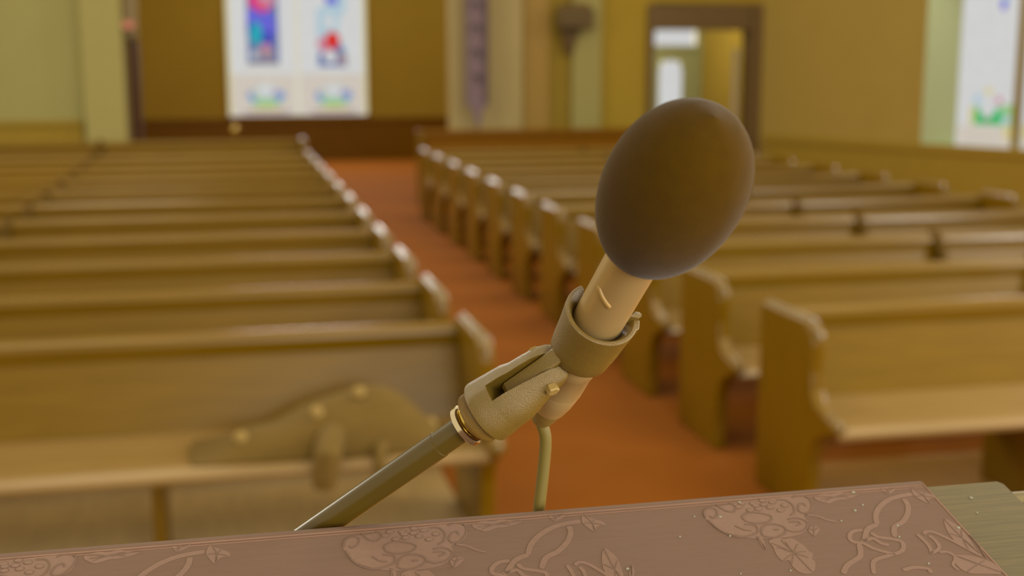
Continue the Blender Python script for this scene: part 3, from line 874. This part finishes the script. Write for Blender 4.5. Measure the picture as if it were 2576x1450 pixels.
ear(1, [(.0196, .01245, 1), (.026, .0119, 1), (.030, .0108, 1), (.036, .0104, .98), (.040, .0101, .92), (.043, .0097, .80), (.0455, .0090, .62), (.0470, .0080, .40), (.0475, .0065, .22)])
ear(-1, [(.0196, .01245, 1), (.0255, .0122, 1), (.0285, .0114, 1), (.0330, .0103, 1), (.037, .0092, .98), (.041, .0088, .92), (.0445, .0083, .80), (.047, .0076, .60), (.0485, .0066, .38), (.0490, .0056, .2)])
cb = m.build('clip_body', PLASTIC, st, SL)
m = MB().lathe(BP(.0405, -.0108, -.002), Wd, [(0, .0022), (.0006, .0026), (.003, .0026), (.0031, .0016), (.0190, .0016), (.0191, .0026), (.0205, .0022)], 6, smooth=False)
m.build('pivot_screw', BUTTON, cb, SL)
MB().loft([[BP(t, w_, n_) for w_, n_ in ((-.0028, .0093), (.0028, .0093), (.0022, .0103), (-.0022, .0103))] for t in (.0205, .0228)], smooth=False).build('spring_washer', CHROME, cb, SL)

# sleeve round the microphone with its tongue
m = MB()
ca = A.dot(B)
sa = A.dot(Nd)
half_h = .0062
tipo = lambda n_: .0615 + (n_ * ca * (1 if sa > 0 else 1) * (1 if sa > 0 else -1) - .0112) / abs(sa) if abs(sa) > 1e-6 else .045
poly = [(.0232, -half_h * .8), (.0232, half_h * .8), (.0250, half_h), (tipo(half_h), half_h), (tipo(0), 0), (tipo(-half_h), -half_h), (.0250, -half_h)]
ring = lambda k, w_: [BP(t, w_, n_ * k) for t, n_ in poly]
m.loft([ring(.86, -.0034), ring(1, -.0026), ring(1, .0026), ring(.86, .0034)], smooth=False)
angs = [math.radians(-128 + (110 + 128) * k / 60) for k in range(61)]


def sleeve_ring(s, ri, ro):
    o_ = [P0 + A * s + (E_ * math.cos(a) + G_ * math.sin(a)) * (ro + (.0009 if k > 55 else 0)) for k, a in enumerate(angs)]
    i_ = [P0 + A * s + (E_ * math.cos(a) + G_ * math.sin(a)) * ri for a in reversed(angs)]
    return o_ + i_


m.loft([sleeve_ring(s, ri, ro) for s, ri, ro in ((-.0112, .0128, .0138), (-.0116, .0122, .0142), (-.0140, .0108, .0141), (-.0165, .0100, .0138), (-.0230, .0099, .0132), (-.0310, .0099, .0127), (-.0362, .0099, .0122), (-.0370, .0100, .0116))])
# flared lip on the open tip
lip = []
for s, k in ((-.0095, .6), (-.0105, 1), (-.022, 1), (-.024, .7)):
    ring_ = []
    for a, r in ((108, .0106), (108, .0142), (115, .0152), (122, .0154), (124, .0138), (116, .0118)):
        a_ = math.radians(108 + (a - 108) * k)
        ring_.append(P0 + A * s + (E_ * math.cos(a_) + G_ * math.sin(a_)) * r)
    lip.append(ring_)
m.loft(lip, smooth=False)
# web that blends the tongue into the sleeve
for w_ in (-.0024, .0024):
    pass
m.build('clip_sleeve', PLASTIC, st, SL)

# cable
m = MB()
cp = [P0 - A * .0845, P0 - A * .0885, V((.1268, .4995, 1.8765)), V((.1275, .5006, 1.8719)), V((.1275, .5021, 1.8644)), V((.1265, .5039, 1.8498)), V((.125, .506, 1.8313)), V((.1227, .509, 1.8107)), V((.118, .515, 1.6)), V((.11, .52, 1.2)), V((.10, .53, .8)), V((.105, .545, .66)), V((.14, .60, .6226)), V((.3, .7, .6226)), V((.6, .72, .6226))
      ]
m.tube(cp, [.0026] * len(cp), 18)
cb_ = m.build('microphone_cable', CABLE, None, (.118, .50, 1.0))
tag(cb_, 'thin grey cable hanging from the microphone connector down behind the pulpit', 'cable')
sbs = cb_.modifiers.new('subsurf', 'SUBSURF')
sbs.levels = sbs.render_levels = 1
